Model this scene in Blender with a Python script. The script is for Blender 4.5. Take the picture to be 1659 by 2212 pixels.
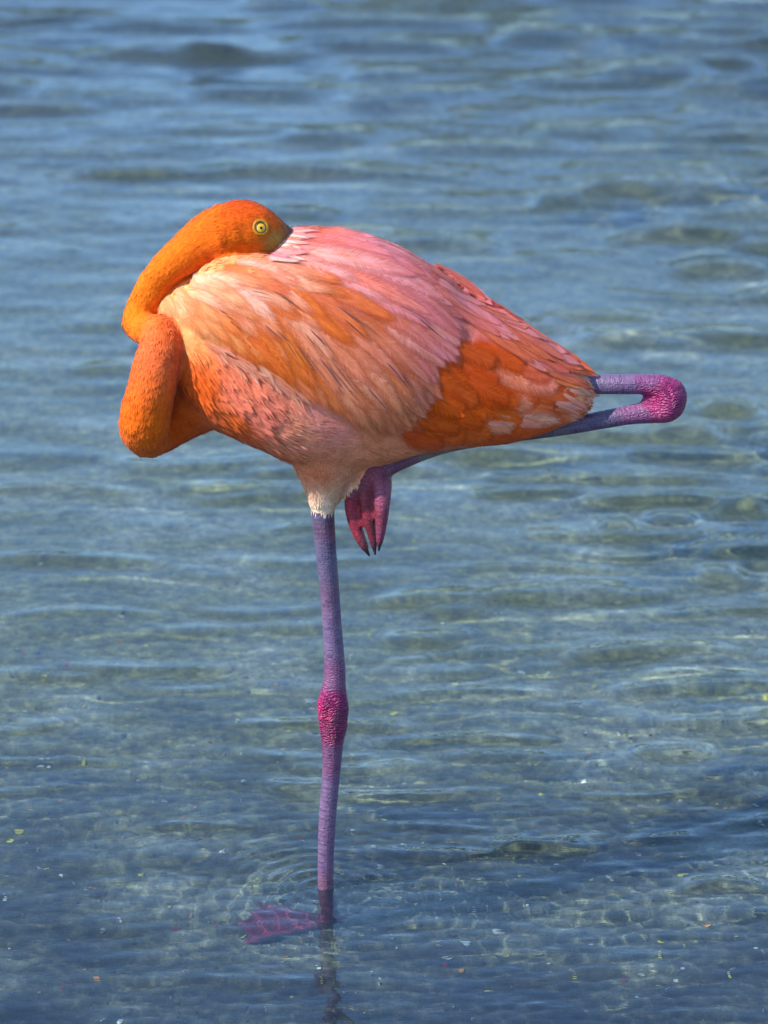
import bpy, bmesh, math, random
import numpy as np
from mathutils import Vector
from mathutils.bvhtree import BVHTree

random.seed(7)
rng = np.random.default_rng(7)
scene = bpy.context.scene
for o in list(bpy.data.objects):
    bpy.data.objects.remove(o)

# ------------------------------------------------------------------ camera
ELEV = math.radians(18.5)
DIST = 6.0
TANY = 0.130
TANX = TANY * 0.75
VH_ = 2212.0
ZC = DIST * (math.cos(ELEV) * math.tan(ELEV + math.atan((1916 - VH_ / 2) / (VH_ / 2) * TANY)) - math.sin(ELEV))
VW, VH = 1659.0, 2212.0           # working grid of the photograph
FWD = np.array([0, math.cos(ELEV), -math.sin(ELEV)])
RIGHT = np.array([1.0, 0, 0])
UP = np.array([0, math.sin(ELEV), math.cos(ELEV)])
TARGET = np.array([0, 0, ZC])
CAM = TARGET - FWD * DIST
cam_data = bpy.data.cameras.new('camera')
cam = bpy.data.objects.new('camera', cam_data)
scene.collection.objects.link(cam)
cam.location = CAM
cam.rotation_euler = (math.radians(90) - ELEV, 0, 0)
cam_data.sensor_fit = 'VERTICAL'
cam_data.sensor_height = 36
cam_data.lens = 18 / TANY
cam_data.clip_end = 3000
cam_data.dof.use_dof = True
cam_data.dof.focus_distance = DIST - 0.05
cam_data.dof.aperture_fstop = 6.0
scene.camera = cam

# ------------------------------------------------------------------ sky, sun
SUN_EL = math.radians(43)
sun_dir = np.array([-0.93, -0.42, 0.0])
sun_dir /= np.linalg.norm(sun_dir)
sun_dir = np.array([sun_dir[0] * math.cos(SUN_EL), sun_dir[1] * math.cos(SUN_EL), math.sin(SUN_EL)])
world = bpy.data.worlds.new('World')
scene.world = world
world.use_nodes = True
nt = world.node_tree
sky = nt.nodes.new('ShaderNodeTexSky')
sky.sky_type = 'NISHITA'
sky.sun_disc = False
sky.sun_elevation = SUN_EL
sky.sun_rotation = math.atan2(sun_dir[0], sun_dir[1])
sky.dust_density = 0.25
sky.ozone_density = 4.5
nt.links.new(sky.outputs[0], nt.nodes['Background'].inputs[0])
nt.nodes['Background'].inputs[1].default_value = 0.15
sd = bpy.data.lights.new('sun', 'SUN')
sd.energy = 3.4
sd.angle = math.radians(0.5)
sd.color = (1.0, 0.95, 0.87)
sun = bpy.data.objects.new('sun', sd)
scene.collection.objects.link(sun)
sun.rotation_euler = Vector(-sun_dir).to_track_quat('-Z', 'Y').to_euler()
sd.cycles.is_caustics_light = True
vs = scene.view_settings
vs.view_transform = 'Standard'
vs.look = 'None'
vs.exposure = 1.1
vs.gamma = 1.0
vs.use_curve_mapping = False
scene.cycles.use_denoising = True
scene.cycles.max_bounces = 8
scene.cycles.transparent_max_bounces = 24
scene.cycles.sample_clamp_indirect = 4.0

# ------------------------------------------------------------------ helpers
COL = scene.collection


def ray_dir(vx, vy):
    return FWD + RIGHT * ((vx - VW / 2) / (VW / 2) * TANX) + UP * ((VH / 2 - vy) / (VH / 2) * TANY)


def at(vx, vy, Y=0.0):
    d = ray_dir(vx, vy)
    return CAM + d * ((Y - CAM[1]) / d[1])


def on_plane(vx, vy, z=0.0):
    d = ray_dir(vx, vy)
    return CAM + d * ((z - CAM[2]) / d[2])


PX = DIST * TANY / (VH / 2)       # metres per grid unit at the bird


def design(P):
    """world x,z of the bird -> grid units (as if the point lay in the bird's mid plane)"""
    P = np.atleast_2d(P)
    q = np.column_stack([P[:, 0], np.zeros(len(P)), P[:, 2]]) - CAM
    dep = q @ FWD
    vx = VW / 2 + (q @ RIGHT) / dep / TANX * VW / 2
    vy = VH / 2 - (q @ UP) / dep / TANY * VH / 2
    return np.column_stack([vx, vy])


def lin(c):
    c = np.asarray(c, float) / 255.0
    return np.where(c <= 0.04045, c / 12.92, ((c + 0.055) / 1.055) ** 2.4)


def catmull(pts, n):
    pts = np.asarray(pts, float)
    P = np.vstack([2 * pts[0] - pts[1], pts, 2 * pts[-1] - pts[-2]])
    out = []
    segs = len(pts) - 1
    per = max(2, n // segs)
    for i in range(segs):
        p0, p1, p2, p3 = P[i:i + 4]
        for k in range(per):
            t = k / per
            out.append(0.5 * ((2 * p1) + (-p0 + p2) * t + (2 * p0 - 5 * p1 + 4 * p2 - p3) * t * t + (-p0 + 3 * p1 - 3 * p2 + p3) * t ** 3))
    out.append(pts[-1])
    return np.array(out)


def mesh_obj(name, verts, faces, mat=None, parent=None, smooth=True):
    me = bpy.data.meshes.new(name)
    me.from_pydata([tuple(v) for v in verts], [], [tuple(f) for f in faces])
    me.update()
    if smooth:
        me.polygons.foreach_set('use_smooth', [True] * len(me.polygons))
    o = bpy.data.objects.new(name, me)
    COL.objects.link(o)
    if mat:
        me.materials.append(mat)
    if parent:
        o.parent = parent
    return o


def tube(path, radii, nseg=20, flat=1.0, cap=True):
    """closed tube along path (n,3); flat squeezes the section along world Y"""
    path = np.asarray(path, float)
    radii = np.asarray(radii, float)
    n = len(path)
    T = np.gradient(path, axis=0)
    T /= np.linalg.norm(T, axis=1)[:, None] + 1e-12
    ref = np.array([0, 1.0, 0])
    if abs(T[0] @ ref) > 0.9:
        ref = np.array([1.0, 0, 0])
    N = ref - T[0] * (ref @ T[0])
    N /= np.linalg.norm(N)
    verts, faces = [], []
    rings = []
    fl = np.broadcast_to(np.asarray(flat, float), (n,))
    ext = []
    if cap:
        for a in (80, 60, 35):
            ext.append((0, -math.sin(math.radians(a)), math.cos(math.radians(a))))
    frames = []
    for i in range(n):
        N = N - T[i] * (N @ T[i])
        N /= np.linalg.norm(N)
        frames.append((N.copy(), np.cross(T[i], N)))
    seq = []
    if cap:
        for (i, s, c) in ext:
            seq.append((0, s, c))
    for i in range(n):
        seq.append((i, 0, 1))
    if cap:
        for (i, s, c) in reversed(ext):
            seq.append((n - 1, -s, c))
    for (i, s, c) in seq:
        ctr = path[i] + T[i] * radii[i] * s
        ring = []
        for k in range(nseg):
            a = 2 * math.pi * k / nseg
            off = (frames[i][0] * math.cos(a) + frames[i][1] * math.sin(a)) * radii[i] * c
            off = off * np.array([1, fl[i], 1])
            ring.append(len(verts))
            verts.append(ctr + off)
        rings.append(ring)
    for r0, r1 in zip(rings[:-1], rings[1:]):
        for k in range(nseg):
            faces.append((r0[k], r0[(k + 1) % nseg], r1[(k + 1) % nseg], r1[k]))
    c0 = len(verts)
    verts.append(np.mean([verts[i] for i in rings[0]], axis=0))
    c1 = len(verts)
    verts.append(np.mean([verts[i] for i in rings[-1]], axis=0))
    for k in range(nseg):
        faces.append((rings[0][(k + 1) % nseg], rings[0][k], c0))
        faces.append((rings[-1][k], rings[-1][(k + 1) % nseg], c1))
    return verts, faces


def vtube(pts, n=60, flat=1.0, nseg=20):
    """pts: (vx, vy, Y, r in grid units) -> world path, radii, mesh"""
    c = catmull(pts, n)
    path = np.array([at(p[0], p[1], p[2]) for p in c])
    rad = np.maximum(c[:, 3], 1.0) * PX * (np.linalg.norm(path - CAM, axis=1) / DIST)
    v, f = tube(path, rad, nseg, flat)
    return path, rad, v, f


def idw(pts, vals, q, p=3.0):
    pts = np.asarray(pts, float)
    vals = np.asarray(vals, float)
    q = np.atleast_2d(q)
    d = np.linalg.norm(q[:, None, :] - pts[None], axis=2) + 4.0
    w = d ** -p
    w /= w.sum(1)[:, None]
    return w @ vals


def set_color(me, name, arr):
    at_ = me.color_attributes.new(name, 'FLOAT_COLOR', 'POINT')
    a = np.ones((len(arr), 4), np.float32)
    a[:, :3] = arr
    at_.data.foreach_set('color', a.ravel())


def tag(o, label=None, cat=None, group=None, kind=None):
    if label: o['label'] = label
    if cat: o['category'] = cat
    if group: o['group'] = group
    if kind: o['kind'] = kind
    return o


class NT:
    def __init__(s, name):
        s.m = bpy.data.materials.new(name)
        s.m.use_nodes = True
        s.t = s.m.node_tree
        s.t.nodes.clear()
        s.out = s.t.nodes.new('ShaderNodeOutputMaterial')

    def n(s, typ, **kw):
        nd = s.t.nodes.new('ShaderNode' + typ)
        for k, v in kw.items():
            if k.startswith('i_'):
                nd.inputs[k[2:].replace('_', ' ')].default_value = v
            else:
                setattr(nd, k, v)
        return nd

    def l(s, a, b):
        s.t.links.new(a, b)

    def math(s, op, a, b=None):
        nd = s.n('Math', operation=op)
        for i, v in enumerate((a, b)):
            if v is None: continue
            if isinstance(v, (int, float)): nd.inputs[i].default_value = v
            else: s.l(v, nd.inputs[i])
        return nd.outputs[0]

    def mixc(s, f, a, b, blend='MIX'):
        nd = s.n('Mix', data_type='RGBA', blend_type=blend)
        for i, v in ((0, f), (6, a), (7, b)):
            if isinstance(v, (int, float)): nd.inputs[i].default_value = v
            elif isinstance(v, (tuple, list, np.ndarray)): nd.inputs[i].default_value = (*[float(x) for x in v[:3]], 1)
            else: s.l(v, nd.inputs[i])
        return nd.outputs[2]

    def ramp(s, fac, stops):
        nd = s.n('ValToRGB')
        el = nd.color_ramp.elements
        while len(el) < len(stops): el.new(0.5)
        for e, (p, c) in zip(el, stops):
            e.position = p
            e.color = (*c, 1) if len(c) == 3 else c
        s.l(fac, nd.inputs[0])
        return nd.outputs[0]


# ------------------------------------------------------------------ materials
def mat_plumage():
    m = NT('plumage')
    b = m.n('BsdfPrincipled', i_Roughness=0.8)
    b.inputs['Specular IOR Level'].default_value = 0.12
    b.inputs['Sheen Weight'].default_value = 0.06
    b.inputs['Sheen Roughness'].default_value = 0.5
    vc = m.n('VertexColor', layer_name='Col')
    tc = m.n('TexCoord')
    n1 = m.n('TexNoise', i_Scale=55.0, i_Detail=4.0, i_Roughness=0.6)
    m.l(tc.outputs['Object'], n1.inputs['Vector'])
    n2 = m.n('TexNoise', i_Scale=260.0, i_Detail=3.0, i_Roughness=0.7)
    m.l(tc.outputs['Object'], n2.inputs['Vector'])
    f1 = m.ramp(n1.outputs['Fac'], [(0.32, (0.86, 0.82, 0.74)), (0.68, (1.1, 1.13, 1.18))])
    c = m.mixc(1.0, vc.outputs['Color'], f1, 'MULTIPLY')
    f2 = m.ramp(n2.outputs['Fac'], [(0.3, (0.82, 0.8, 0.75)), (0.7, (1.12, 1.14, 1.2))])
    c = m.mixc(1.0, c, f2, 'MULTIPLY')
    m.l(c, b.inputs['Base Color'])
    bp = m.n('Bump', i_Strength=0.16, i_Distance=0.002)
    m.l(n2.outputs['Fac'], bp.inputs['Height'])
    m.l(bp.outputs[0], b.inputs['Normal'])
    m.l(b.outputs[0], m.out.inputs[0])
    return m.m


def mat_feather():
    m = NT('feather_vane')
    vc = m.n('VertexColor', layer_name='Col')
    uv = m.n('UVMap', uv_map='UVMap')
    oi = m.n('ObjectInfo')
    sep = m.n('SeparateXYZ')
    m.l(uv.outputs[0], sep.inputs[0])
    # barbs run obliquely from the shaft: v shifted by |u|
    au = m.math('ABSOLUTE', sep.outputs[0])
    vv = m.math('SUBTRACT', sep.outputs[1], m.math('MULTIPLY', au, 0.55))
    cmb = m.n('CombineXYZ')
    m.l(m.math('MULTIPLY', sep.outputs[0], 1.3), cmb.inputs[0])
    m.l(m.math('MULTIPLY', vv, 26.0), cmb.inputs[1])
    m.l(m.math('MULTIPLY', oi.outputs['Random'], 40.0), cmb.inputs[2])
    n1 = m.n('TexNoise', i_Scale=1.0, i_Detail=4.0, i_Roughness=0.65)
    m.l(cmb.outputs[0], n1.inputs['Vector'])
    # long streaks along the vane
    cm2 = m.n('CombineXYZ')
    m.l(m.math('MULTIPLY', sep.outputs[0], 4.5), cm2.inputs[0])
    m.l(m.math('MULTIPLY', sep.outputs[1], 1.6), cm2.inputs[1])
    m.l(m.math('MULTIPLY', oi.outputs['Random'], 91.0), cm2.inputs[2])
    n2 = m.n('TexNoise', i_Scale=1.0, i_Detail=3.0, i_Roughness=0.6)
    m.l(cm2.outputs[0], n2.inputs['Vector'])
    f1 = m.ramp(n1.outputs['Fac'], [(0.3, (0.86, 0.82, 0.78)), (0.7, (1.1, 1.12, 1.14))])
    f2 = m.ramp(n2.outputs['Fac'], [(0.3, (0.8, 0.66, 0.5)), (0.7, (1.14, 1.22, 1.34))])
    c = m.mixc(1.0, vc.outputs['Color'], f1, 'MULTIPLY')
    c = m.mixc(1.0, c, f2, 'MULTIPLY')
    # pale shaft
    sh = m.math('LESS_THAN', au, 0.035)
    c = m.mixc(m.math('MULTIPLY', sh, 0.03), c, (0.75, 0.5, 0.42))
    b = m.n('BsdfPrincipled', i_Roughness=0.62)
    b.inputs['Specular IOR Level'].default_value = 0.22
    b.inputs['Sheen Weight'].default_value = 0.08
    m.l(c, b.inputs['Base Color'])
    bp = m.n('Bump', i_Strength=0.3, i_Distance=0.0012)
    m.l(m.math('ADD', n1.outputs['Fac'], n2.outputs['Fac']), bp.inputs['Height'])
    m.l(bp.outputs[0], b.inputs['Normal'])
    tr = m.n('BsdfTranslucent')
    m.l(c, tr.inputs['Color'])
    mx = m.n('MixShader')
    mx.inputs[0].default_value = 0.18
    m.l(b.outputs[0], mx.inputs[1])
    m.l(tr.outputs[0], mx.inputs[2])
    # loose barbs: the vane thins out towards its edge and tip
    et = m.n('UVMap', uv_map='edge')
    se = m.n('SeparateXYZ')
    m.l(et.outputs[0], se.inputs[0])
    ee = m.math('ADD', se.outputs[0], m.math('MULTIPLY', m.math('SUBTRACT', n1.outputs['Fac'], 0.5), 0.9))
    al = m.n('MapRange', interpolation_type='SMOOTHSTEP')
    al.inputs['From Min'].default_value = 0.02
    al.inputs['From Max'].default_value = 0.8
    m.l(ee, al.inputs['Value'])
    tp = m.n('BsdfTransparent')
    m2 = m.n('MixShader')
    m.l(al.outputs[0], m2.inputs[0])
    m.l(tp.outputs[0], m2.inputs[1])
    m.l(mx.outputs[0], m2.inputs[2])
    m.l(m2.outputs[0], m.out.inputs[0])
    return m.m


def mat_leg():
    m = NT('leg_skin')
    vc = m.n('VertexColor', layer_name='Col')
    la = m.n('Attribute', attribute_name='along')
    an = m.n('Attribute', attribute_name='around')
    kn = m.n('Attribute', attribute_name='knob')
    tc = m.n('TexCoord')
    nz = m.n('TexNoise', i_Scale=70.0, i_Detail=3.0)
    m.l(tc.outputs['Object'], nz.inputs['Vector'])
    # scutes: bands along the leg, offset on the rear half
    half = m.math('GREATER_THAN', an.outputs['Fac'], 0.25)
    s = m.math('ADD', m.math('MULTIPLY', la.outputs['Fac'], 135.0), m.math('MULTIPLY', half, 0.5))
    s = m.math('ADD', s, m.math('MULTIPLY', nz.outputs['Fac'], 0.9))
    fr = m.math('FRACT', s)
    line = m.math('LESS_THAN', fr, 0.16)
    edge = m.math('LESS_THAN', m.math('ABSOLUTE', m.math('SUBTRACT', an.outputs['Fac'], 0.25)), 0.05)
    groove = m.math('MAXIMUM', line, edge)
    n3 = m.n('TexNoise', i_Scale=420.0, i_Detail=2.0)
    m.l(tc.outputs['Object'], n3.inputs['Vector'])
    wr = m.n('TexWave', i_Scale=80.0, i_Distortion=14.0, i_Detail=2.0)
    wr.bands_direction = 'Z'
    m.l(tc.outputs['Object'], wr.inputs['Vector'])
    c = m.mixc(m.math('MULTIPLY', groove, 0.42), vc.outputs['Color'], (0.02, 0.012, 0.05))
    wf = m.math('MULTIPLY', kn.outputs['Fac'], m.math('SUBTRACT', 1.0, wr.outputs['Fac']))
    c = m.mixc(m.math('MULTIPLY', wf, 0.4), c, (0.06, 0.004, 0.05))
    f2 = m.ramp(nz.outputs['Fac'], [(0.3, (0.8, 0.75, 0.85)), (0.7, (1.15, 1.2, 1.1))])
    c = m.mixc(1.0, c, f2, 'MULTIPLY')
    b = m.n('BsdfPrincipled', i_Roughness=0.42)
    b.inputs['Specular IOR Level'].default_value = 0.4
    m.l(c, b.inputs['Base Color'])
    h = m.math('SUBTRACT', m.math('ADD', m.math('MULTIPLY', n3.outputs['Fac'], 0.9), m.math('MULTIPLY', wf, -1.2)), groove)
    bp = m.n('Bump', i_Strength=0.8, i_Distance=0.0025)
    m.l(h, bp.inputs['Height'])
    m.l(bp.outputs[0], b.inputs['Normal'])
    m.l(b.outputs[0], m.out.inputs[0])
    return m.m


def mat_simple(name, col, rough=0.5, spec=0.5, noise=0.0, scale=80.0):
    m = NT(name)
    b = m.n('BsdfPrincipled', i_Roughness=rough)
    b.inputs['Specular IOR Level'].default_value = spec
    if noise:
        tc = m.n('TexCoord')
        nz = m.n('TexNoise', i_Scale=scale, i_Detail=3.0)
        m.l(tc.outputs['Object'], nz.inputs['Vector'])
        f = m.ramp(nz.outputs['Fac'], [(0.3, (1 - noise,) * 3), (0.7, (1 + noise,) * 3)])
        m.l(m.mixc(1.0, tuple(col), f, 'MULTIPLY'), b.inputs['Base Color'])
    else:
        b.inputs['Base Color'].default_value = (*[float(x) for x in col], 1)
    m.l(b.outputs[0], m.out.inputs[0])
    return m.m


M_PLUM = mat_plumage()
M_FEATHER = mat_feather()
M_LEG = mat_leg()

# ------------------------------------------------------------------ water, bed
DEPTH = 0.16


def axis(fine0, fine1, step, lo, hi, grow):
    a = list(np.arange(fine0, fine1, step))
    s = step; x = a[-1]
    while x < hi:
        s = min(s * grow, 1.5); x += s; a.append(x)
    s = step; x = a[0]
    pre = []
    while x > lo:
        s = min(s * max(grow, 1.03), 1.5); x -= s; pre.append(x)
    return np.array(pre[::-1] + a)


def wave_set():
    r = np.random.default_rng(21)
    W = []
    for i in range(26):                       # wind ripples, crests roughly across the view
        lam = 0.13 * (1.9 / 0.55) ** r.random() * 0.9
        a = math.radians(90 + r.normal(4, 15))
        W.append((lam, a, r.random() * 6.28, 0.0072))
    for i in range(22):
        lam = 0.05 * (2.6) ** r.random()
        a = math.radians(90 + r.normal(8, 32))
        W.append((lam, a, r.random() * 6.28, 0.0048))
    for i in range(16):                       # a crossing train from the right
        lam = 0.10 * 2.6 ** r.random()
        a = math.radians(58 + r.normal(0, 10))
        W.append((lam, a, r.random() * 6.28, 0.005))
    for i in range(26):
        lam = 0.026 * (2.0) ** r.random()
        a = r.random() * 6.28
        W.append((lam, a, r.random() * 6.28, 0.0042))
    return W


xs = axis(-0.95, 0.95, 0.0075, -40, 40, 1.03)
ys = axis(-0.95, 0.9, 0.0075, -10, 26, 1.005)
X, Yg = np.meshgrid(xs, ys)
gx = np.gradient(xs)[None, :] * np.ones_like(Yg)
gy = np.gradient(ys)[:, None] * np.ones_like(X)
Z = np.zeros_like(X)
for lam, a, ph, sl in wave_set():
    k = 2 * math.pi / lam
    kx, ky = k * math.cos(a), k * math.sin(a)
    res = np.maximum(gx * abs(math.cos(a)), gy * abs(math.sin(a))) / lam
    fade = np.clip((0.45 - res) / 0.2, 0, 1)
    near = np.clip((Yg + 0.5) / 2.2, 0, 1)
    if lam > 0.09: fade = fade * (0.42 + 0.58 * near)
    elif lam < 0.06: fade = fade * (3.0 - 2.3 * near) * (0.75 + 0.55 * np.sin(3.1 * X + 2.2 * Yg + 9 * lam / 0.05) * np.sin(4.3 * Yg - 1.7 * X + 1.2))
    Z += fade * sl / k * 1.414 * np.sin(kx * X + ky * Yg + ph)
# single steeper ripples whose far faces mirror the dark bank
rw = np.random.default_rng(33)
CREST = [(930, 1292, 130), (1215, 1280, 150), (1400, 1405, 190), (930, 1384, 95), (650, 1702, 70), (1450, 1625, 80), (1450, 1126, 60), (1330, 1140, 40), (1560, 1240, 50), (1180, 1835, 110), (1560, 1910, 90), (1600, 1105, 60),
         (1480, 935, 70), (1570, 885, 60), (1340, 728, 90), (1560, 580, 110), (1350, 412, 110), (1200, 440, 60), (560, 205, 150), (850, 222, 120), (1580, 260, 120), (1420, 160, 140), (1180, 85, 120), (460, 125, 80), (700, 295, 100), (1250, 290, 110), (1490, 405, 90)]
for i in range(300 + len(CREST)):
    yc = -0.75 + 11.0 * rw.random() ** 1.25
    half = 0.62 + 0.105 * (yc + 0.6)
    xc = half * (1 - 2.0 * rw.random() ** (1.9 if yc > -0.2 else 1.3))
    w = (0.014 + 0.0075 * max(0, yc + 0.3)) * rw.uniform(0.5, 1.0)
    L = rw.uniform(0.04, 0.13) * (1 + 0.18 * max(0, yc))
    sl = rw.uniform(0.18, 0.30) * (0.25 if yc < 0.1 else 0.7 if yc < 1.2 else 1.0)
    if i >= 300:
        cv = CREST[i - 300]
        xc, yc = on_plane(cv[0], cv[1])[:2]
        L = cv[2] * PX * (1 + 0.12 * max(0, yc)) * 0.85
        w = 0.017 + 0.010 * max(0, yc)
        sl = 0.30
    ang = rw.normal(0.02, 0.07) - 0.10 * (xc > 0.35 * half) * (yc > 2)
    i0, i1 = np.searchsorted(ys, [yc - 4 * w - 3 * L * abs(math.sin(ang)), yc + 4 * w + 3 * L * abs(math.sin(ang))])
    j0, j1 = np.searchsorted(xs, [xc - 3 * L, xc + 3 * L])
    dx_, dy_ = X[i0:i1, j0:j1] - xc, Yg[i0:i1, j0:j1] - yc
    u_ = dx_ * math.cos(ang) + dy_ * math.sin(ang)
    v_ = -dx_ * math.sin(ang) + dy_ * math.cos(ang) + 0.22 * u_ * u_ / L * rw.uniform(-1, 1)
    Z[i0:i1, j0:j1] += sl * w / 0.6 * np.exp(-0.5 * (v_ / w) ** 2 - 0.5 * (u_ / L) ** 4)
# patchiness of the breeze
patch = 0.75 + 0.35 * np.sin(0.9 * X + 1.3 * Yg + 0.6) * np.sin(1.7 * Yg - 0.7 * X + 2.0)
Z *= patch
# rings round the leg
leg0 = on_plane(703, 1916, 0.0)
R = np.hypot(X - leg0[0], Yg - leg0[1])
TH = np.arctan2(Yg - leg0[1], X - leg0[0])
Z += 0.0022 * (0.65 + 0.4 * np.sin(TH - 0.6) + 0.25 * np.sin(3 * TH + 1)) * np.cos(2 * math.pi * (R * (1 + 0.05 * np.sin(2 * TH + .5))) / 0.028 - 1.0) * np.exp(-R / 0.11) * np.clip(R / 0.012, 0, 1)
nx, ny = len(xs), len(ys)
wv = np.column_stack([X.ravel(), Yg.ravel(), Z.ravel()])
idx = np.arange(nx * ny).reshape(ny, nx)
wf = np.column_stack([idx[:-1, :-1].ravel(), idx[:-1, 1:].ravel(), idx[1:, 1:].ravel(), idx[1:, :-1].ravel()])
me = bpy.data.meshes.new('water')
me.vertices.add(len(wv)); me.vertices.foreach_set('co', wv.ravel().astype(np.float32))
me.loops.add(wf.size); me.loops.foreach_set('vertex_index', wf.ravel().astype(np.int32))
me.polygons.add(len(wf)); me.polygons.foreach_set('loop_start', np.arange(0, wf.size, 4, dtype=np.int32))
me.polygons.foreach_set('use_smooth', np.ones(len(wf), bool))
me.update(calc_edges=True)
water = bpy.data.objects.new('water', me)
COL.objects.link(water)
tag(water, 'shallow rippled blue lagoon water around the flamingo', 'water', kind='structure')


def mat_water():
    m = NT('lagoon_water')
    tc = m.n('TexCoord')
    # fine wind texture far away
    mp = m.n('Mapping')
    mp.inputs['Scale'].default_value = (1.0, 2.2, 1.0)
    m.l(tc.outputs['Object'], mp.inputs[0])
    n1 = m.n('TexNoise', i_Scale=7.0, i_Detail=4.0, i_Roughness=0.55)
    m.l(mp.outputs[0], n1.inputs['Vector'])
    bp = m.n('Bump', i_Strength=0.12, i_Distance=0.02)
    m.l(n1.outputs['Fac'], bp.inputs['Height'])
    g = m.n('BsdfGlass', i_Roughness=0.0, i_IOR=1.38)
    g.inputs['Color'].default_value = (0.77,0.895,1.0,1)
    m.l(bp.outputs[0], g.inputs['Normal'])
    # silt held in the water
    n2 = m.n('TexNoise', i_Scale=1.6, i_Detail=3.0)
    m.l(tc.outputs['Object'], n2.inputs['Vector'])
    d = m.n('BsdfDiffuse')
    d.inputs['Color'].default_value = (0.20, 0.36, 0.62, 1)
    mx = m.n('MixShader')
    f = m.math('ADD', m.math('MULTIPLY', n2.outputs['Fac'], 0.05), 0.006)
    m.l(f, mx.inputs[0])
    m.l(g.outputs[0], mx.inputs[1])
    m.l(d.outputs[0], mx.inputs[2])
    m.l(mx.outputs[0], m.out.inputs[0])
    return m.m


me.materials.append(mat_water())
water.cycles.is_caustics_caster = True


def mat_bed():
    m = NT('lagoon_bed')
    tc = m.n('TexCoord')
    n1 = m.n('TexNoise', i_Scale=3.2, i_Detail=6.0, i_Roughness=0.62)
    n2 = m.n('TexNoise', i_Scale=38.0, i_Detail=5.0, i_Roughness=0.7)
    v = m.n('TexVoronoi', i_Scale=85.0)
    for nd in (n1, n2, v): m.l(tc.outputs['Object'], nd.inputs['Vector'])
    ca = m.ramp(n1.outputs['Fac'], [(0.30, (0.12, 0.105, 0.02)), (0.5, (0.20, 0.18, 0.06)), (0.70, (0.36, 0.33, 0.22))])
    cb = m.ramp(n1.outputs['Fac'], [(0.34, (0.014, 0.013, 0.008)), (0.52, (0.055, 0.05, 0.028)), (0.70, (0.27, 0.245, 0.15))])
    # vignette-like light falloff painted into the bed colour: darker in front, paler behind
    sp = m.n('SeparateXYZ')
    m.l(tc.outputs['Object'], sp.inputs[0])
    yy = m.math('ADD', sp.outputs[1], m.math('MULTIPLY', m.math('SUBTRACT', n1.outputs['Fac'], 0.5), 3.0))
    mr = m.n('MapRange', interpolation_type='SMOOTHSTEP')
    mr.inputs['From Min'].default_value = -0.7
    mr.inputs['From Max'].default_value = 1.3
    m.l(yy, mr.inputs['Value'])
    c = m.mixc(mr.outputs[0], cb, ca)
    # shade over the far water, painted in as a dark olive bed
    mr2 = m.n('MapRange', interpolation_type='SMOOTHSTEP')
    mr2.inputs['From Min'].default_value = 2.2
    mr2.inputs['From Max'].default_value = 7.5
    m.l(yy, mr2.inputs['Value'])
    c = m.mixc(m.math('MULTIPLY', mr2.outputs[0], 0.8), c, (0.045, 0.042, 0.008))
    f = m.ramp(n2.outputs['Fac'], [(0.32, (0.38, 0.4, 0.4)), (0.5, (0.92, 0.92, 0.9)), (0.68, (1.75, 1.7, 1.6))])
    c = m.mixc(1.0, c, f, 'MULTIPLY')
    f = m.ramp(v.outputs['Distance'], [(0.05, (1.5, 1.45, 1.3)), (0.4, (0.9, 0.9, 0.9))])
    c = m.mixc(1.0, c, f, 'MULTIPLY')
    b = m.n('BsdfPrincipled', i_Roughness=0.9)
    m.l(c, b.inputs['Base Color'])
    bp = m.n('Bump', i_Strength=0.7, i_Distance=0.01)
    m.l(n2.outputs['Fac'], bp.inputs['Height'])
    m.l(bp.outputs[0], b.inputs['Normal'])
    m.l(b.outputs[0], m.out.inputs[0])
    return m.m


def bed_z(x, y):
    rise = np.clip((y - 16.5) / 6.0, 0, 1)
    return -DEPTH - 0.02 * np.clip((y + 0.3) / 6, 0, 1.5) * 4 + 0.008 * np.sin(9 * x + 3 * y) * np.sin(7 * y - 2 * x) + 0.004 * np.sin(23 * x - 11 * y) + rise * 0.9


bx = axis(-0.9, 0.9, 0.03, -400, 400, 1.06)
by = axis(-0.9, 0.9, 0.03, -400, 600, 1.06)
BX, BY = np.meshgrid(bx, by)
BZ = bed_z(BX, BY)
idx = np.arange(BX.size).reshape(BX.shape)
bf = np.column_stack([idx[:-1, :-1].ravel(), idx[:-1, 1:].ravel(), idx[1:, 1:].ravel(), idx[1:, :-1].ravel()])
bed = mesh_obj('lagoon_bed', np.column_stack([BX.ravel(), BY.ravel(), BZ.ravel()]), bf.tolist(), mat_bed())
tag(bed, 'pale silty lagoon bed seen through the shallow water', 'ground', kind='structure')
bed.cycles.is_caustics_receiver = True

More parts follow.
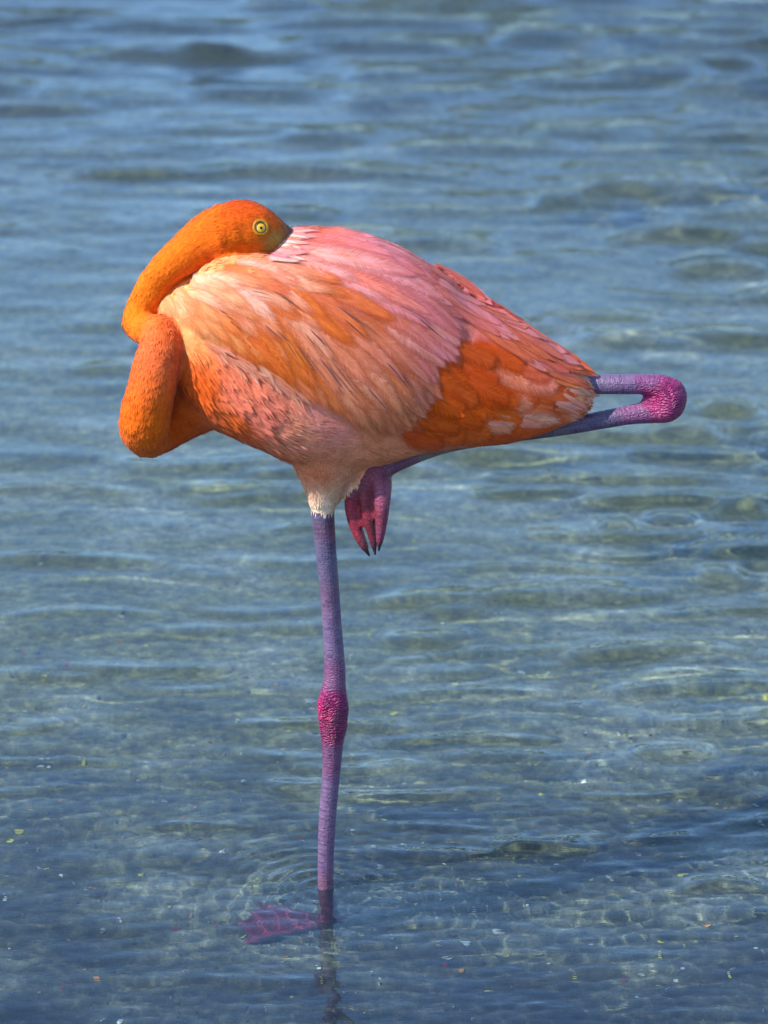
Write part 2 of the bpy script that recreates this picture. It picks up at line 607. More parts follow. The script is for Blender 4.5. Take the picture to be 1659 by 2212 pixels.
# ------------------------------------------------------------------ litter on the bed
def litter():
    r = np.random.default_rng(9)
    V, F, C = [], [], []
    pal = [lin(c) for c in ((190, 184, 160), (150, 140, 110), (120, 104, 70), (70, 62, 46), (150, 138, 40), (96, 84, 50), (60, 52, 36))]
    for i in range(3000):
        y = -0.85 + 2.6 * r.random() ** 1.5
        x = r.uniform(-0.85, 0.85)
        # gathered in drifts
        if r.random() > 0.35 + 0.65 * (math.sin(5.1 * x + 2.3 * y) * math.sin(6.7 * y - 1.9 * x + 1) > 0.1): continue
        s = r.uniform(.002, .0055) if r.random() < .85 else r.uniform(.006, .011)
        a = r.uniform(0, 6.28); fat = r.uniform(.3, .9)
        c0 = np.array([x, y, float(bed_z(x, y)) + .001])
        k = len(V)
        col = pal[r.integers(len(pal))] * r.uniform(.7, 1.1)
        for q in range(5):
            th = 2 * math.pi * q / 5
            px, py = math.cos(th) * s * r.uniform(.7, 1.2), math.sin(th) * s * fat * r.uniform(.7, 1.2)
            V.append(c0 + [px * math.cos(a) - py * math.sin(a), px * math.sin(a) + py * math.cos(a), r.uniform(.0, .003)])
            C.append(col)
        V.append(c0 + [0, 0, s * .5 + .002]); C.append(col)
        for q in range(5): F.append((k + q, k + (q + 1) % 5, k + 5))
    m = NT('litter')
    vc = m.n('VertexColor', layer_name='Col')
    b = m.n('BsdfPrincipled', i_Roughness=0.8)
    m.l(vc.outputs[0], b.inputs['Base Color'])
    m.l(b.outputs[0], m.out.inputs[0])
    o = mesh_obj('bed_litter', V, F, m.m, smooth=False)
    set_color(o.data, 'Col', np.array(C))
    tag(o, 'scattered shell grit and leaf litter on the lagoon bed', 'litter', kind='stuff')
    o.cycles.is_caustics_receiver = True


litter()

# ------------------------------------------------------------------ far bank thicket (seen mirrored in the ripples)
def thicket():
    r = np.random.default_rng(5)
    V, F = [], []
    n = 26000
    x = r.uniform(-26, 26, n)
    hmax = 1.9 + 1.3 / (1 + np.exp(-(x - 1.5) / 2.0)) + 0.6 * np.sin(x * 1.1) + 0.4 * np.sin(x * 2.7 + 1)
    y = 20.0 + r.normal(0, 0.8, n) + 0.5 * np.sin(x * 0.9)
    z = 0.25 + hmax * np.sqrt(r.random(n)) * (1 - 0.06 * (y - 20.0) ** 2)
    for i in range(n):
        c = np.array([x[i], y[i], max(z[i], 0.2)])
        a = r.normal(size=3); a /= np.linalg.norm(a)
        b = r.normal(size=3); b -= a * (a @ b); b /= np.linalg.norm(b)
        s = r.uniform(0.08, 0.17)
        k = len(V)
        V += [c - a * s, c + b * s * 0.45, c + a * s, c - b * s * 0.45]
        F.append((k, k + 1, k + 2, k + 3))
    m = NT('thicket_leaf')
    g = m.n('NewGeometry')
    c = m.ramp(g.outputs['Random Per Island'], [(0.0, (0.045, 0.055, 0.006)), (0.6, (0.10, 0.10, 0.012)), (1.0, (0.15, 0.13, 0.02))])
    b = m.n('BsdfPrincipled', i_Roughness=0.6)
    m.l(c, b.inputs['Base Color'])
    m.l(b.outputs[0], m.out.inputs[0])
    o = mesh_obj('mangrove_thicket', V, F, m.m, smooth=False)
    tag(o, 'low olive green mangrove thicket on the far bank mirrored in the ripples', 'thicket', kind='stuff')


thicket()

# ------------------------------------------------------------------ flamingo
flamingo = bpy.data.objects.new('flamingo', None)
COL.objects.link(flamingo)
flamingo.location = (float(leg0[0]), float(leg0[1]), -DEPTH)
tag(flamingo, 'orange pink flamingo standing on one leg with head tucked into its back', 'flamingo')
bpy.context.view_layer.update()
PINV = flamingo.matrix_world.inverted()


def own(o, parent=flamingo):
    o.parent = parent
    o.matrix_parent_inverse = PINV if parent is flamingo else parent.matrix_world.inverted()
    return o


# body stations: vx, top, bottom, half depth (m)
ST = [(334, 676, 700, .010), (345, 650, 745, .026), (362, 628, 800, .044), (400, 597, 880, .070), (450, 578, 922, .090),
      (500, 567, 944, .102), (560, 556, 970, .111), (582, 540, 981, .114), (604, 514, 992, .116), (640, 495, 1004, .118), (700, 493, 1012, .119),
      (780, 506, 1010, .116), (850, 528, 996, .110), (910, 560, 980, .101), (960, 597, 972, .092), (1010, 641, 966, .082),
      (1060, 671, 962, .073), (1100, 692, 957, .064), (1150, 722, 944, .054), (1200, 757, 926, .042), (1245, 790, 905, .030),
      (1268, 812, 880, .018), (1276, 830, 860, .008)]


def body_loft():
    S = catmull(ST, 84)
    nseg = 40
    verts, faces = [], []
    for (x, t, b, hw) in S:
        ct = at(x, (t + b) / 2, 0.0)
        zh = (at(x, t, 0)[2] - at(x, b, 0)[2]) / 2
        hw = min(hw, 0.9 * zh / math.tan(ELEV))
        a = math.sqrt(max(zh ** 2 - (hw * math.tan(ELEV)) ** 2, 1e-6))
        for k in range(nseg):
            th = 2 * math.pi * k / nseg
            cx, sx = math.cos(th), math.sin(th)
            e = 2 / 2.25
            verts.append((ct[0], -hw * math.copysign(abs(cx) ** e, cx), ct[2] + a * math.copysign(abs(sx) ** e, sx)))
    n = len(S)
    for i in range(n - 1):
        for k in range(nseg):
            a0, a1 = i * nseg + k, i * nseg + (k + 1) % nseg
            faces.append((a0, a1, a1 + nseg, a0 + nseg))
    for i0, fl in ((0, True), ((n - 1) * nseg, False)):
        c = len(verts)
        verts.append(tuple(np.mean(verts[i0:i0 + nseg], axis=0)))
        for k in range(nseg):
            f = (i0 + k, i0 + (k + 1) % nseg, c)
            faces.append(f[::-1] if fl else f)
    return verts, faces


def bump_loft(side, cx, cy, rx, ry, ang, y0, ry_depth):
    """flattened ellipsoid lying against the flank: the bulk of a folded wing"""
    c = at(cx, cy, 0.0)
    verts, faces = [], []
    nu, nv = 32, 16
    ca, sa = math.cos(ang), math.sin(ang)
    for j in range(nv + 1):
        ph = math.pi * j / nv
        for i in range(nu):
            th = 2 * math.pi * i / nu
            u = rx * PX * math.sin(ph) * math.cos(th)
            w = ry * PX * math.sin(ph) * math.sin(th) / math.cos(ELEV)
            d = ry_depth * math.cos(ph)
            verts.append((c[0] + u * ca + w * sa, side * y0 + d, c[2] - u * sa + w * ca))
    for j in range(nv):
        for i in range(nu):
            a, b = j * nu + i, j * nu + (i + 1) % nu
            faces.append((a, a + nu, b + nu, b))
    return verts, faces


pieces = []           # (verts, faces)
labels = []           # (label, path, radii)
bv, bf_ = body_loft()
wingN = bump_loft(-1, 685, 722, 300, 150, math.radians(30), 0.070, 0.060)
wingF = bump_loft(1, 650, 790, 300, 130, math.radians(20), 0.070, 0.056)
pieces += [(bv, bf_), wingN, wingF]

# neck: from the breast, down to the hanging bend, up in front, sideways, and over to the back
NECK = [(560, 800, .0, 100), (490, 825, .0, 98), (432, 858, .004, 80), (385, 893, .008, 64), (345, 925, .002, 54), (318, 938, -.028, 50),
        (312, 915, -.058, 55), (322, 862, -.066, 54), (336, 800, -.066, 51), (347, 752, -.062, 47), (346, 722, -.050, 42),
        (318, 712, -.030, 36), (298, 697, -.012, 33.5), (309, 660, -.004, 33.5), (330, 618, -.004, 34.5), (362, 580, -.008, 38),
        (408, 543, -.014, 46), (452, 516, -.018, 58), (492, 505, -.022, 68)]
nc = catmull(NECK, 200)
npath, nrad, v_, f_ = vtube(NECK, 200, 1.0, 28)
pieces.append((v_, f_)); labels.append(('neck', npath, nrad))
HEAD = [(470, 512, -.020, 60), (500, 505, -.022, 68), (525, 501, -.022, 70), (555, 506, -.020, 63), (585, 514, -.012, 49), (615, 522, .002, 33),
        (650, 538, .016, 26), (690, 560, .02, 22)]
hpath, hrad, v_, f_ = vtube(HEAD, 60, 0.80, 28)
pieces.append((v_, f_)); labels.append(('head', hpath, hrad))
# thigh
THIGH = [(722, 880, .0, 110), (714, 940, .0, 104), (708, 985, .0, 90), (704, 1015, .0, 70), (702, 1042, .0, 53), (700, 1066, .0, 41), (698, 1082, .0, 33), (698, 1090, .0, 28)]
tpath, trad, v_, f_ = vtube(THIGH, 50, 1.0, 24)
pieces.append((v_, f_)); labels.append(('thigh', tpath, trad))
# standing leg down to the bed
foot_c = np.array([leg0[0] + 0.006, leg0[1] + 0.004, -DEPTH + 0.013])
LEG = [(699, 1060, .0, 26), (697, 1100, .0, 25.5), (703, 1180, .0, 23.5), (712, 1276, .0, 21.5), (718, 1360, .0, 21.5), (723, 1440, .0, 23.5),
       (722, 1480, .0, 26), (719, 1512, .0, 33), (719, 1540, .0, 34), (720, 1570, .0, 31), (718, 1600, .0, 25.5), (717, 1650, .0, 21), (712, 1710, .0, 20),
       (707, 1771, .0, 19.5), (704, 1840, .0, 18.5), (703, 1900, .0, 18)]
c = catmull(LEG, 150)
lpath = np.array([at(p[0], p[1], p[2]) for p in c])
lrad = c[:, 3] * PX
ext = np.linspace(0, 1, 14)[1:, None]
lpath = np.vstack([lpath, lpath[-1] + (foot_c - lpath[-1]) * ext])
lrad = np.concatenate([lrad, np.linspace(18, 21, 13) * PX])
v_, f_ = tube(lpath, lrad, 22)
pieces.append((v_, f_)); labels.append(('leg', lpath, lrad))
# front bulge of the ankle joint
for KN1 in ([(708, 1498, -.010, 12), (700, 1522, -.014, 16), (701, 1545, -.012, 14), (706, 1572, -.008, 12)], [(733, 1500, -.006, 13), (739, 1530, -.006, 15.5), (735, 1566, -.004, 12)], [(716, 1552, -.018, 11), (718, 1585, -.014, 9)]):
    p_, r_, v_, f_ = vtube(KN1, 14, 1.0, 14)
    pieces.append((v_, f_)); labels.append(('knob', p_, r_))
# folded leg: tibia back to the raised ankle, tarsus forward under the belly
FOLD = [(1180, 829, .012, 24), (1270, 830, .008, 22.5), (1340, 830, .0, 22), (1400, 831, .0, 23), (1432, 838, .0, 29), (1448, 858, .0, 35),
        (1440, 880, .0, 33), (1405, 889, .0, 26), (1360, 896, .0, 21.5), (1300, 907, .0, 20), (1230, 920, .006, 19), (1150, 932, .012, 18),
        (1050, 946, .012, 17), (950, 966, .004, 17), (870, 994, -.010, 20), (822, 1014, -.020, 24)]
for KB in ([(1420, 832, .0, 22), (1446, 846, .0, 33), (1450, 868, .0, 33), (1432, 886, .0, 27)], [(1400, 866, .0, 15), (1420, 864, .0, 24), (1440, 862, .0, 30)], [(1428, 897, .0, 14), (1444, 896, .0, 16), (1458, 884, .0, 20)]):
    p_, r_, v_, f_ = vtube(KB, 16, .85, 16)
    pieces.append((v_, f_)); labels.append(('knob', p_, r_))
fpath, frad, v_, f_ = vtube(FOLD, 170, 1.0, 20)
pieces.append((v_, f_)); labels.append(('leg', fpath, frad))
# hanging foot: three toes and hind toe
TOES = [[(812, 1015, -.020, 25), (824, 1045, -.034, 23), (825, 1090, -.046, 18), (823, 1140, -.048, 12.5), (820, 1172, -.046, 8)],
        [(800, 1020, -.016, 24), (794, 1070, -.024, 19), (797, 1120, -.028, 14), (805, 1160, -.030, 10.5), (808, 1180, -.030, 8)],
        [(785, 1020, -.010, 26), (768, 1065, -.004, 22), (762, 1098, -.002, 18), (769, 1138, -.004, 14.5), (783, 1172, -.008, 11), (789, 1184, -.008, 9)],
        [(826, 1018, -.018, 15), (838, 1040, -.016, 10), (840, 1056, -.016, 6)]]
toe_tips = []
for T_ in TOES:
    p_, r_, v_, f_ = vtube(T_, 30, 1.0, 14)
    pieces.append((v_, f_)); labels.append(('toe', p_, r_))
    toe_tips.append((p_[-1], p_[-1] - p_[-4], r_[-1]))
# foot on the bed: three front toes and a hind toe
STAND = [((-0.148, -0.012), 0.0115), ((-0.130, -0.080), 0.0115), ((-0.115, 0.062), 0.011), ((0.030, 0.012), 0.008)]
st_paths = []
for (dx, dy), r0 in STAND:
    n = 16
    t = np.linspace(0, 1, n)
    p_ = np.column_stack([foot_c[0] + dx * t, foot_c[1] + dy * t, foot_c[2] + 0.004 * np.sin(t * 9) * (1 - t) - 0.003 * t])
    r_ = r0 * (1.25 - 0.75 * t)
    v_, f_ = tube(p_, r_, 12)
    pieces.append((v_, f_)); labels.append(('toe', p_, r_))
    st_paths.append(p_)


def web(pa, pb, thick, reach, cut):
    """webbing between two toe paths: closed thin sheet"""
    n = len(pa); m = 7
    V, F = [], []
    for i in range(n):
        t = i / (n - 1) * reach
        for j in range(m):
            s = j / (m - 1)
            tt = t * (1 - cut * math.sin(math.pi * s))
            k = tt * (n - 1); k0 = int(min(k, n - 2)); fr = k - k0
            A = pa[k0] * (1 - fr) + pa[k0 + 1] * fr
            B = pb[k0] * (1 - fr) + pb[k0 + 1] * fr
            V.append(A * (1 - s) + B * s)
    V = np.array(V)
    g = V.reshape(n, m, 3)
    du = np.gradient(g, axis=0); dv = np.gradient(g, axis=1)
    N = np.cross(du, dv); N /= np.linalg.norm(N, axis=2)[..., None] + 1e-9
    top = (g + N * thick).reshape(-1, 3); bot = (g - N * thick).reshape(-1, 3)
    V = np.vstack([top, bot]); o = n * m
    I = lambda i, j: i * m + j
    for i in range(n - 1):
        for j in range(m - 1):
            F.append((I(i, j), I(i + 1, j), I(i + 1, j + 1), I(i, j + 1)))
            F.append((o + I(i, j), o + I(i, j + 1), o + I(i + 1, j + 1), o + I(i + 1, j)))
    rim = [I(0, j) for j in range(m)] + [I(i, m - 1) for i in range(1, n)] + [I(n - 1, j) for j in range(m - 2, -1, -1)] + [I(i, 0) for i in range(n - 2, 0, -1)]
    for a, b in zip(rim, rim[1:] + rim[:1]):
        F.append((a, b, o + b, o + a))
    return V, F, g.reshape(-1, 3)


def resample(p, n):
    t = np.linspace(0, len(p) - 1, n)
    i = np.minimum(t.astype(int), len(p) - 2)
    f = (t - i)[:, None]
    return p[i] * (1 - f) + p[i + 1] * f


toe_p = [l[1] for l in labels if l[0] == 'toe']
for a, b, th, rc, ct in ((0, 1, .0036, .72, .2), (1, 2, .0036, .76, .22), (4, 5, .0045, 1.0, .08), (4, 6, .0045, 1.0, .08)):
    V, F, mid = web(resample(toe_p[a], 16), resample(toe_p[b], 16), th, rc, ct)
    pieces.append((V, F)); labels.append(('web', mid, np.full(len(mid), th)))

# join + voxel remesh into one continuous surface
V, F = [], []
for v_, f_ in pieces:
    o = len(V)
    V += [tuple(v) for v in v_]
    F += [tuple(i + o for i in f) for f in f_]
raw = mesh_obj('raw', V, F)
bmr = bmesh.new(); bmr.from_mesh(raw.data)
bmesh.ops.recalc_face_normals(bmr, faces=bmr.faces)
bmr.to_mesh(raw.data); bmr.free()
md = raw.modifiers.new('r', 'REMESH')
md.mode = 'VOXEL'
md.voxel_size = 0.0024
dg = bpy.context.evaluated_depsgraph_get()
ev = raw.evaluated_get(dg)
bm_me = bpy.data.meshes.new_from_object(ev)
bpy.data.objects.remove(raw)
bm_me.name = 'body'
nv = len(bm_me.vertices)
co = np.empty(nv * 3, np.float32); bm_me.vertices.foreach_get('co', co); co = co.reshape(-1, 3).astype(float)
ed = np.empty(len(bm_me.edges) * 2, np.int32); bm_me.edges.foreach_get('vertices', ed); ed = ed.reshape(-1, 2)


def laplace(co, it, w):
    deg = np.bincount(ed.ravel(), minlength=nv)[:, None]
    for _ in range(it):
        s = np.zeros_like(co)
        np.add.at(s, ed[:, 0], co[ed[:, 1]])
        np.add.at(s, ed[:, 1], co[ed[:, 0]])
        co = co + w * (s / np.maximum(deg, 1) - co)
    return co


co = laplace(co, 5, 0.5)
_d = design(co)
_m = np.exp(-(((_d[:, 0] - 700) / 120) ** 2 + ((_d[:, 1] - 985) / 42) ** 2)) * (_d[:, 1] < 1062)
_m = np.clip(_m * 2, 0, 1)[:, None] * (np.abs(co[:, 1]) < .2)[:, None]
co = co * (1 - _m) + laplace(co, 70, 0.6) * _m
# soft lumps where the short feathers bunch
from mathutils import noise as _nz
_lx = (_d[:, 0] < 640) & (_d[:, 1] < 1000)
_eye = np.exp(-(((_d[:, 0] - 565) / 40) ** 2 + ((_d[:, 1] - 495) / 40) ** 2))
_dn = co - laplace(co, 40, .6)
_nrm = np.empty(nv * 3, np.float32); bm_me.vertices.foreach_set('co', co.astype(np.float32).ravel()); bm_me.update(); bm_me.vertices.foreach_get('normal', _nrm); _nrm = _nrm.reshape(-1, 3)
for _i in np.where(_lx)[0]:
    _p = Vector(co[_i])
    co[_i] += _nrm[_i] * (1 - _eye[_i]) * (0.0013 * _nz.noise(_p * 48) + 0.0006 * _nz.noise(_p * 130))
bm_me.vertices.foreach_set('co', co.astype(np.float32).ravel())
bm_me.update()

# which part of the bird is each vertex on
best = np.full(nv, 1e9); lab = np.array(['body'] * nv, dtype=object)
along = np.zeros(nv); tang = np.zeros((nv, 3)); ctrp = np.zeros((nv, 3)); frac = np.zeros(nv)
for name, path, rad in labels:
    T = np.gradient(path, axis=0); T /= np.linalg.norm(T, axis=1)[:, None] + 1e-12
    s = np.concatenate([[0], np.cumsum(np.linalg.norm(np.diff(path, axis=0), axis=1))])
    lo, hi = path.min(0) - 0.09, path.max(0) + 0.09
    sel = np.where(np.all((co > lo) & (co < hi), axis=1))[0]
    for ch in np.array_split(sel, max(1, len(sel) // 4000)):
        d = np.linalg.norm(co[ch][:, None] - path[None], axis=2) - rad[None]
        k = d.argmin(1); dm = d[np.arange(len(ch)), k]
        up = (dm < best[ch]) & (dm < 0.0045)
        w = ch[up]
        best[w] = dm[up]; lab[w] = name
        along[w] = s[k[up]]; tang[w] = T[k[up]]; ctrp[w] = path[k[up]]; frac[w] = k[up] / (len(path) - 1)
dv_ = design(co)
# neck root fades into breast; body wins where the neck tube is deep inside the body
BODY_C = [((420, 640), (236, 172, 120)), ((500, 650), (232, 150, 90)), ((430, 800), (214, 92, 22)), ((400, 900), (206, 86, 10)), ((470, 900), (220, 108, 60)),
          ((520, 800), (222, 120, 100)), ((560, 850), (216, 120, 110)), ((500, 880), (214, 96, 30)), ((640, 900), (230, 148, 130)), ((700, 870), (216, 134, 132)), ((620, 980), (228, 134, 100)),
          ((690, 1000), (228, 136, 104)), ((700, 1035), (230, 160, 134)), ((702, 1052), (240, 204, 190)), ((700, 1085), (246, 222, 212)), ((800, 960), (230, 146, 116)), ((850, 980), (224, 138, 108)),
          ((950, 970), (222, 140, 115)), ((1050, 950), (216, 90, 20)), ((1150, 880), (214, 88, 10)), ((1000, 820), (206, 80, 0)), ((1250, 850), (226, 160, 150)),
          ((800, 600), (216, 130, 140)), ((900, 600), (212, 132, 150)), ((700, 520), (218, 120, 120)), ((1100, 720), (212, 120, 125)), ((760, 760), (220, 130, 100))]
bc_p = [p for p, c in BODY_C]; bc_c = np.array([lin(c) for p, c in BODY_C])
colr = idw(bc_p, bc_c, dv_, 4)
NK = [(0.0, (216, 100, 40)), (0.14, (214, 92, 22)), (0.22, (208, 86, 8)), (0.30, (222, 104, 6)), (0.38, (222, 102, 14)), (0.48, (226, 104, 60)), (0.55, (226, 106, 50)), (0.60, (224, 112, 10)), (0.72, (228, 118, 14)),
      (0.86, (226, 112, 10)), (1.0, (218, 98, 4))]
isn = lab == 'neck'
kx = np.array([k for k, c in NK]); kc = np.array([lin(c) for k, c in NK])
ncol = np.column_stack([np.interp(frac, kx, kc[:, j]) for j in range(3)])
wmix = np.clip((frac - 0.06) / 0.14, 0, 1)[:, None]
colr = np.where(isn[:, None], ncol * wmix + colr * (1 - wmix), colr)
ish = lab == 'head'
hcol = np.tile(lin((214, 94, 4)), (nv, 1))
top = np.clip((dv_[:, 1] - 430) / 60, 0, 1)[:, None]
hcol = lin((206, 78, 6)) * (1 - top) + lin((220, 100, 4)) * top
lore = np.exp(-(((dv_[:, 0] - 600) / 24) ** 2 + ((dv_[:, 1] - 512) / 28) ** 2))[:, None]
lore = np.clip(lore * 1.5, 0, 1)
hcol = hcol * (1 - lore) + lin((150, 122, 60)) * lore
bill = np.clip((dv_[:, 0] - 606) / 16, 0, 1)[:, None]
hcol = hcol * (1 - bill) + lin((120, 92, 74)) * bill
colr = np.where(ish[:, None], hcol, colr)
isl = np.isin(lab, ['leg', 'knob', 'toe', 'web'])
LP = [((697, 1090), (104, 88, 148), 0), ((705, 1200), (112, 90, 156), 0), ((716, 1380), (132, 92, 164), 0), ((722, 1470), (146, 74, 148), .1), ((719, 1500), (172, 32, 122), .9), ((700, 1530), (212, 14, 122), 1), ((735, 1535), (150, 34, 110), .5),
      ((715, 1580), (160, 30, 110), .9), ((718, 1620), (140, 70, 140), .15), ((710, 1720), (138, 90, 164), 0), ((704, 1850), (134, 84, 158), 0), ((704, 1920), (140, 76, 130), 0), ((690, 1970), (170, 10, 80), 0), ((600, 1960), (160, 6, 74), 0), ((560, 1980), (150, 6, 74), 0), ((640, 2000), (160, 6, 74), 0),
      ((1290, 828), (128, 92, 160), 0), ((1350, 828), (132, 84, 158), .05), ((1400, 818), (152, 66, 150), .25), ((1410, 850), (200, 30, 130), .8), ((1440, 840), (176, 36, 128), .75), ((1470, 860), (164, 38, 126), .6), ((1430, 890), (196, 44, 140), .5),
      ((1380, 895), (150, 70, 148), .2), ((1300, 908), (112, 84, 144), 0), ((1180, 935), (120, 96, 140), 0), ((950, 978), (150, 126, 140), 0), ((850, 1008), (140, 60, 116), 0), ((822, 1050), (164, 76, 150), 0), ((823, 1130), (158, 66, 140), 0), ((818, 1175), (110, 50, 80), 0),
      ((760, 1040), (130, 100, 150), 0), ((762, 1090), (190, 8, 96), 0), ((785, 1080), (150, 0, 64), 0), ((770, 1140), (172, 14, 84), 0), ((800, 1130), (130, 0, 56), 0), ((795, 1050), (140, 0, 64), 0), ((788, 1185), (130, 60, 80), 0)]
lp_p = [p for p, c, k in LP]
lcol = idw(lp_p, np.array([list(lin(c)) + [k] for p, c, k in LP]), dv_, 4)
_k = np.clip(lcol[:, 3:4], 0, 1); _t = np.isin(lab, ['toe', 'web'])[:, None]
lcol[:, :3] = (lcol[:, :3] * .74 + lcol[:, :3].mean(1)[:, None] * .26) * np.array([.64, .68, .55]) * (1 - _k) + lcol[:, :3] * np.array([.80, .7, .60]) * _k
lcol[:, :3] = np.where(_t, lcol[:, :3] * np.array([1.15, .6, .62]), lcol[:, :3])
colr = np.where(isl[:, None], lcol[:, :3], colr)
knob = np.where(isl, lcol[:, 3], 0)
q = co - ctrp
around = np.where(np.linalg.norm(q, axis=1) > 1e-6, q[:, 0] / (np.linalg.norm(q, axis=1) + 1e-9), 0)
# folded leg: side measured in z
hor = np.abs(tang[:, 0]) > 0.7
around = np.where(hor, q[:, 2] / (np.linalg.norm(q, axis=1) + 1e-9), around)
colr = np.where(isl[:, None], colr, colr * np.array([.96, .87, .68]))
set_color(bm_me, 'Col', colr)
for nm, arr in (('along', along), ('around', around), ('knob', knob)):
    a_ = bm_me.attributes.new(nm, 'FLOAT', 'POINT')
    a_.data.foreach_set('value', arr.astype(np.float32))
bm_me.materials.clear()
bm_me.materials.append(M_PLUM); bm_me.materials.append(M_LEG)
npoly = len(bm_me.polygons)
lv = np.empty(len(bm_me.loops), np.int32); bm_me.loops.foreach_get('vertex_index', lv)
ls = np.empty(npoly, np.int32); bm_me.polygons.foreach_get('loop_start', ls)
first = lv[ls]
bm_me.polygons.foreach_set('material_index', isl[first].astype(np.int32))
bm_me.polygons.foreach_set('use_smooth', np.ones(npoly, bool))
body = bpy.data.objects.new('body', bm_me)
COL.objects.link(body)
own(body)

# ------------------------------------------------------------------ feather machinery
dV = list(map(tuple, bv)); dF = list(bf_)
o_ = len(dV); dV += list(map(tuple, wingN[0])); dF += [tuple(i + o_ for i in f) for f in wingN[1]]
DRAPE = BVHTree.FromPolygons(dV, dF)


def drape(vx, vy):
    d = ray_dir(vx, vy)
    d = d / np.linalg.norm(d)
    h = DRAPE.ray_cast(Vector(CAM), Vector(d))
    if h[0] is not None:
        n = np.array(h[1])
        if n @ d > 0: n = -n
        return np.array(h[0]), n
    P0 = at(vx, vy, 0.0)
    h = DRAPE.find_nearest(Vector(P0))
    P = at(vx, vy, h[0][1])
    n = P - np.array(h[0])
    L = np.linalg.norm(n)
    n = n / L if L > 1e-6 else np.array([0, -1.0, 0])
    n = n * 0.4 - d * 0.6
    return P, n / np.linalg.norm(n)


FLOW = [((360, 650), 62), ((350, 690), 70), ((420, 610), 12), ((420, 680), 38), ((500, 590), 10), ((500, 650), 30), ((450, 710), 45), ((560, 620), 14), ((560, 700), 44), ((520, 740), 44),
        ((640, 760), 56), ((620, 660), 36), ((700, 610), 15), ((700, 700), 44), ((720, 820), 54), ((800, 750), 46), ((800, 650), 24), ((800, 560), 17), ((700, 520), 10),
        ((650, 545), 12), ((860, 560), 26), ((900, 640), 26), ((900, 740), 40), ((870, 850), 56), ((940, 820), 48), ((950, 620), 34), ((960, 700), 38),
        ((1050, 700), 33), ((1150, 770), 34), ((1250, 830), 24), ((1000, 850), 30), ((1050, 920), 2), ((1150, 880), 6), ((950, 930), 12), ((800, 900), 48)]
fl_p = [p for p, a in FLOW]
fl_v = np.array([(math.cos(math.radians(a)), math.sin(math.radians(a))) for p, a in FLOW])


def flow(x, y):
    v = idw(fl_p, fl_v, [(x, y)], 3.5)[0]
    return v / np.linalg.norm(v)


def feather(name, parent, x, y, length, width, col_root, col_tip, lift=0.05, base=0.002, bend=0.0, tipr=0.5, ragged=0.0, follow=True, ang=0.0, arch=0.10, curl=0.0, nt_=12, ns_=7, edge=None, soft=(1.5, 14.0), round_=False):
    """one vane laid over the bird from its root, following the lie of the plumage"""
    p = np.array([x, y], float)
    d = flow(x, y)
    path = [p.copy()]
    st = length / (nt_ - 1)
    ca, sa = math.cos(ang), math.sin(ang)
    for i in range(nt_ - 1):
        if follow: d = flow(*p)
        b = bend * (i / (nt_ - 1))
        c2, s2 = math.cos(b), math.sin(b)
        dd = np.array([d[0] * ca - d[1] * sa, d[0] * sa + d[1] * ca])
        dd = np.array([dd[0] * c2 - dd[1] * s2, dd[0] * s2 + dd[1] * c2])
        p = p + dd * st
        path.append(p.copy())
    path = np.array(path)
    T = np.gradient(path, axis=0); T /= np.linalg.norm(T, axis=1)[:, None]
    Pn = np.column_stack([-T[:, 1], T[:, 0]])
    verts, uv, cols, edg = [], [], [], []
    P3 = np.zeros((nt_, ns_, 3)); N3 = np.zeros((nt_, ns_, 3))
    W = []
    for i in range(nt_):
        t = i / (nt_ - 1)
        if t < tipr: w = 0.62 + 0.38 * math.sin(t / tipr * math.pi / 2)
        else: w = max(0.0, 1 - ((t - tipr) / (1 - tipr)) ** (2.2 if round_ else 1.7)) ** (.5 if round_ else .8) * 0.97 + 0.03
        W.append(w * width / 2)
    for i in range(nt_):
        for j in range(ns_):
            s = -1 + 2 * j / (ns_ - 1)
            q = path[i] + Pn[i] * s * W[i]
            if ragged and i >= nt_ - 3:
                q = q + T[i] * random.uniform(-ragged, ragged)
            P3[i, j], N3[i, j] = drape(*q)
    # one smooth vane: average normals
    Nm = N3.mean(axis=(1)); 
    for i in range(nt_):
        a = Nm[max(0, i - 1):i + 2].mean(0)
        a /= np.linalg.norm(a)
        for j in range(ns_):
            t = i / (nt_ - 1); s = -1 + 2 * j / (ns_ - 1)
            off = base + lift * length * PX * t - arch * W[i] * PX * s * s + curl * length * PX * t * t
            verts.append(P3[i, j] + a * off)
            uv.append((s, t * length / 60.0))
            edg.append((min((1 - abs(s)) * soft[0], (1 - t) * length / soft[1], t * length / 6.0 + .3, 1.0), 0))
            c = np.asarray(col_root) * (1 - t) + np.asarray(col_tip) * t
            if edge is not None:
                c = c * (1 - 0.6 * abs(s) ** 3) + np.asarray(edge) * 0.6 * abs(s) ** 3
            cols.append(c)
    faces = []
    for i in range(nt_ - 1):
        for j in range(ns_ - 1):
            a = i * ns_ + j
            faces.append((a, a + ns_, a + ns_ + 1, a + 1))
    ob = mesh_obj(name, verts, faces, M_FEATHER)
    m_ = ob.data
    ul = m_.uv_layers.new(name='UVMap')
    lvv = np.empty(len(m_.loops), np.int32); m_.loops.foreach_get('vertex_index', lvv)
    ul.data.foreach_set('uv', np.array(uv, np.float32)[lvv].ravel())
    ul = m_.uv_layers.new(name='edge')
    ul.data.foreach_set('uv', np.array(edg, np.float32)[lvv].ravel())
    set_color(m_, 'Col', np.array(cols) * np.array([.97, .87, .70]))
    own(ob, parent)
    return ob


def inside(poly, x, y):
    r = False
    n = len(poly)
    for i in range(n):
        x0, y0 = poly[i]; x1, y1 = poly[(i + 1) % n]
        if (y0 > y) != (y1 > y) and x < (x1 - x0) * (y - y0) / (y1 - y0) + x0: r = not r
    return r


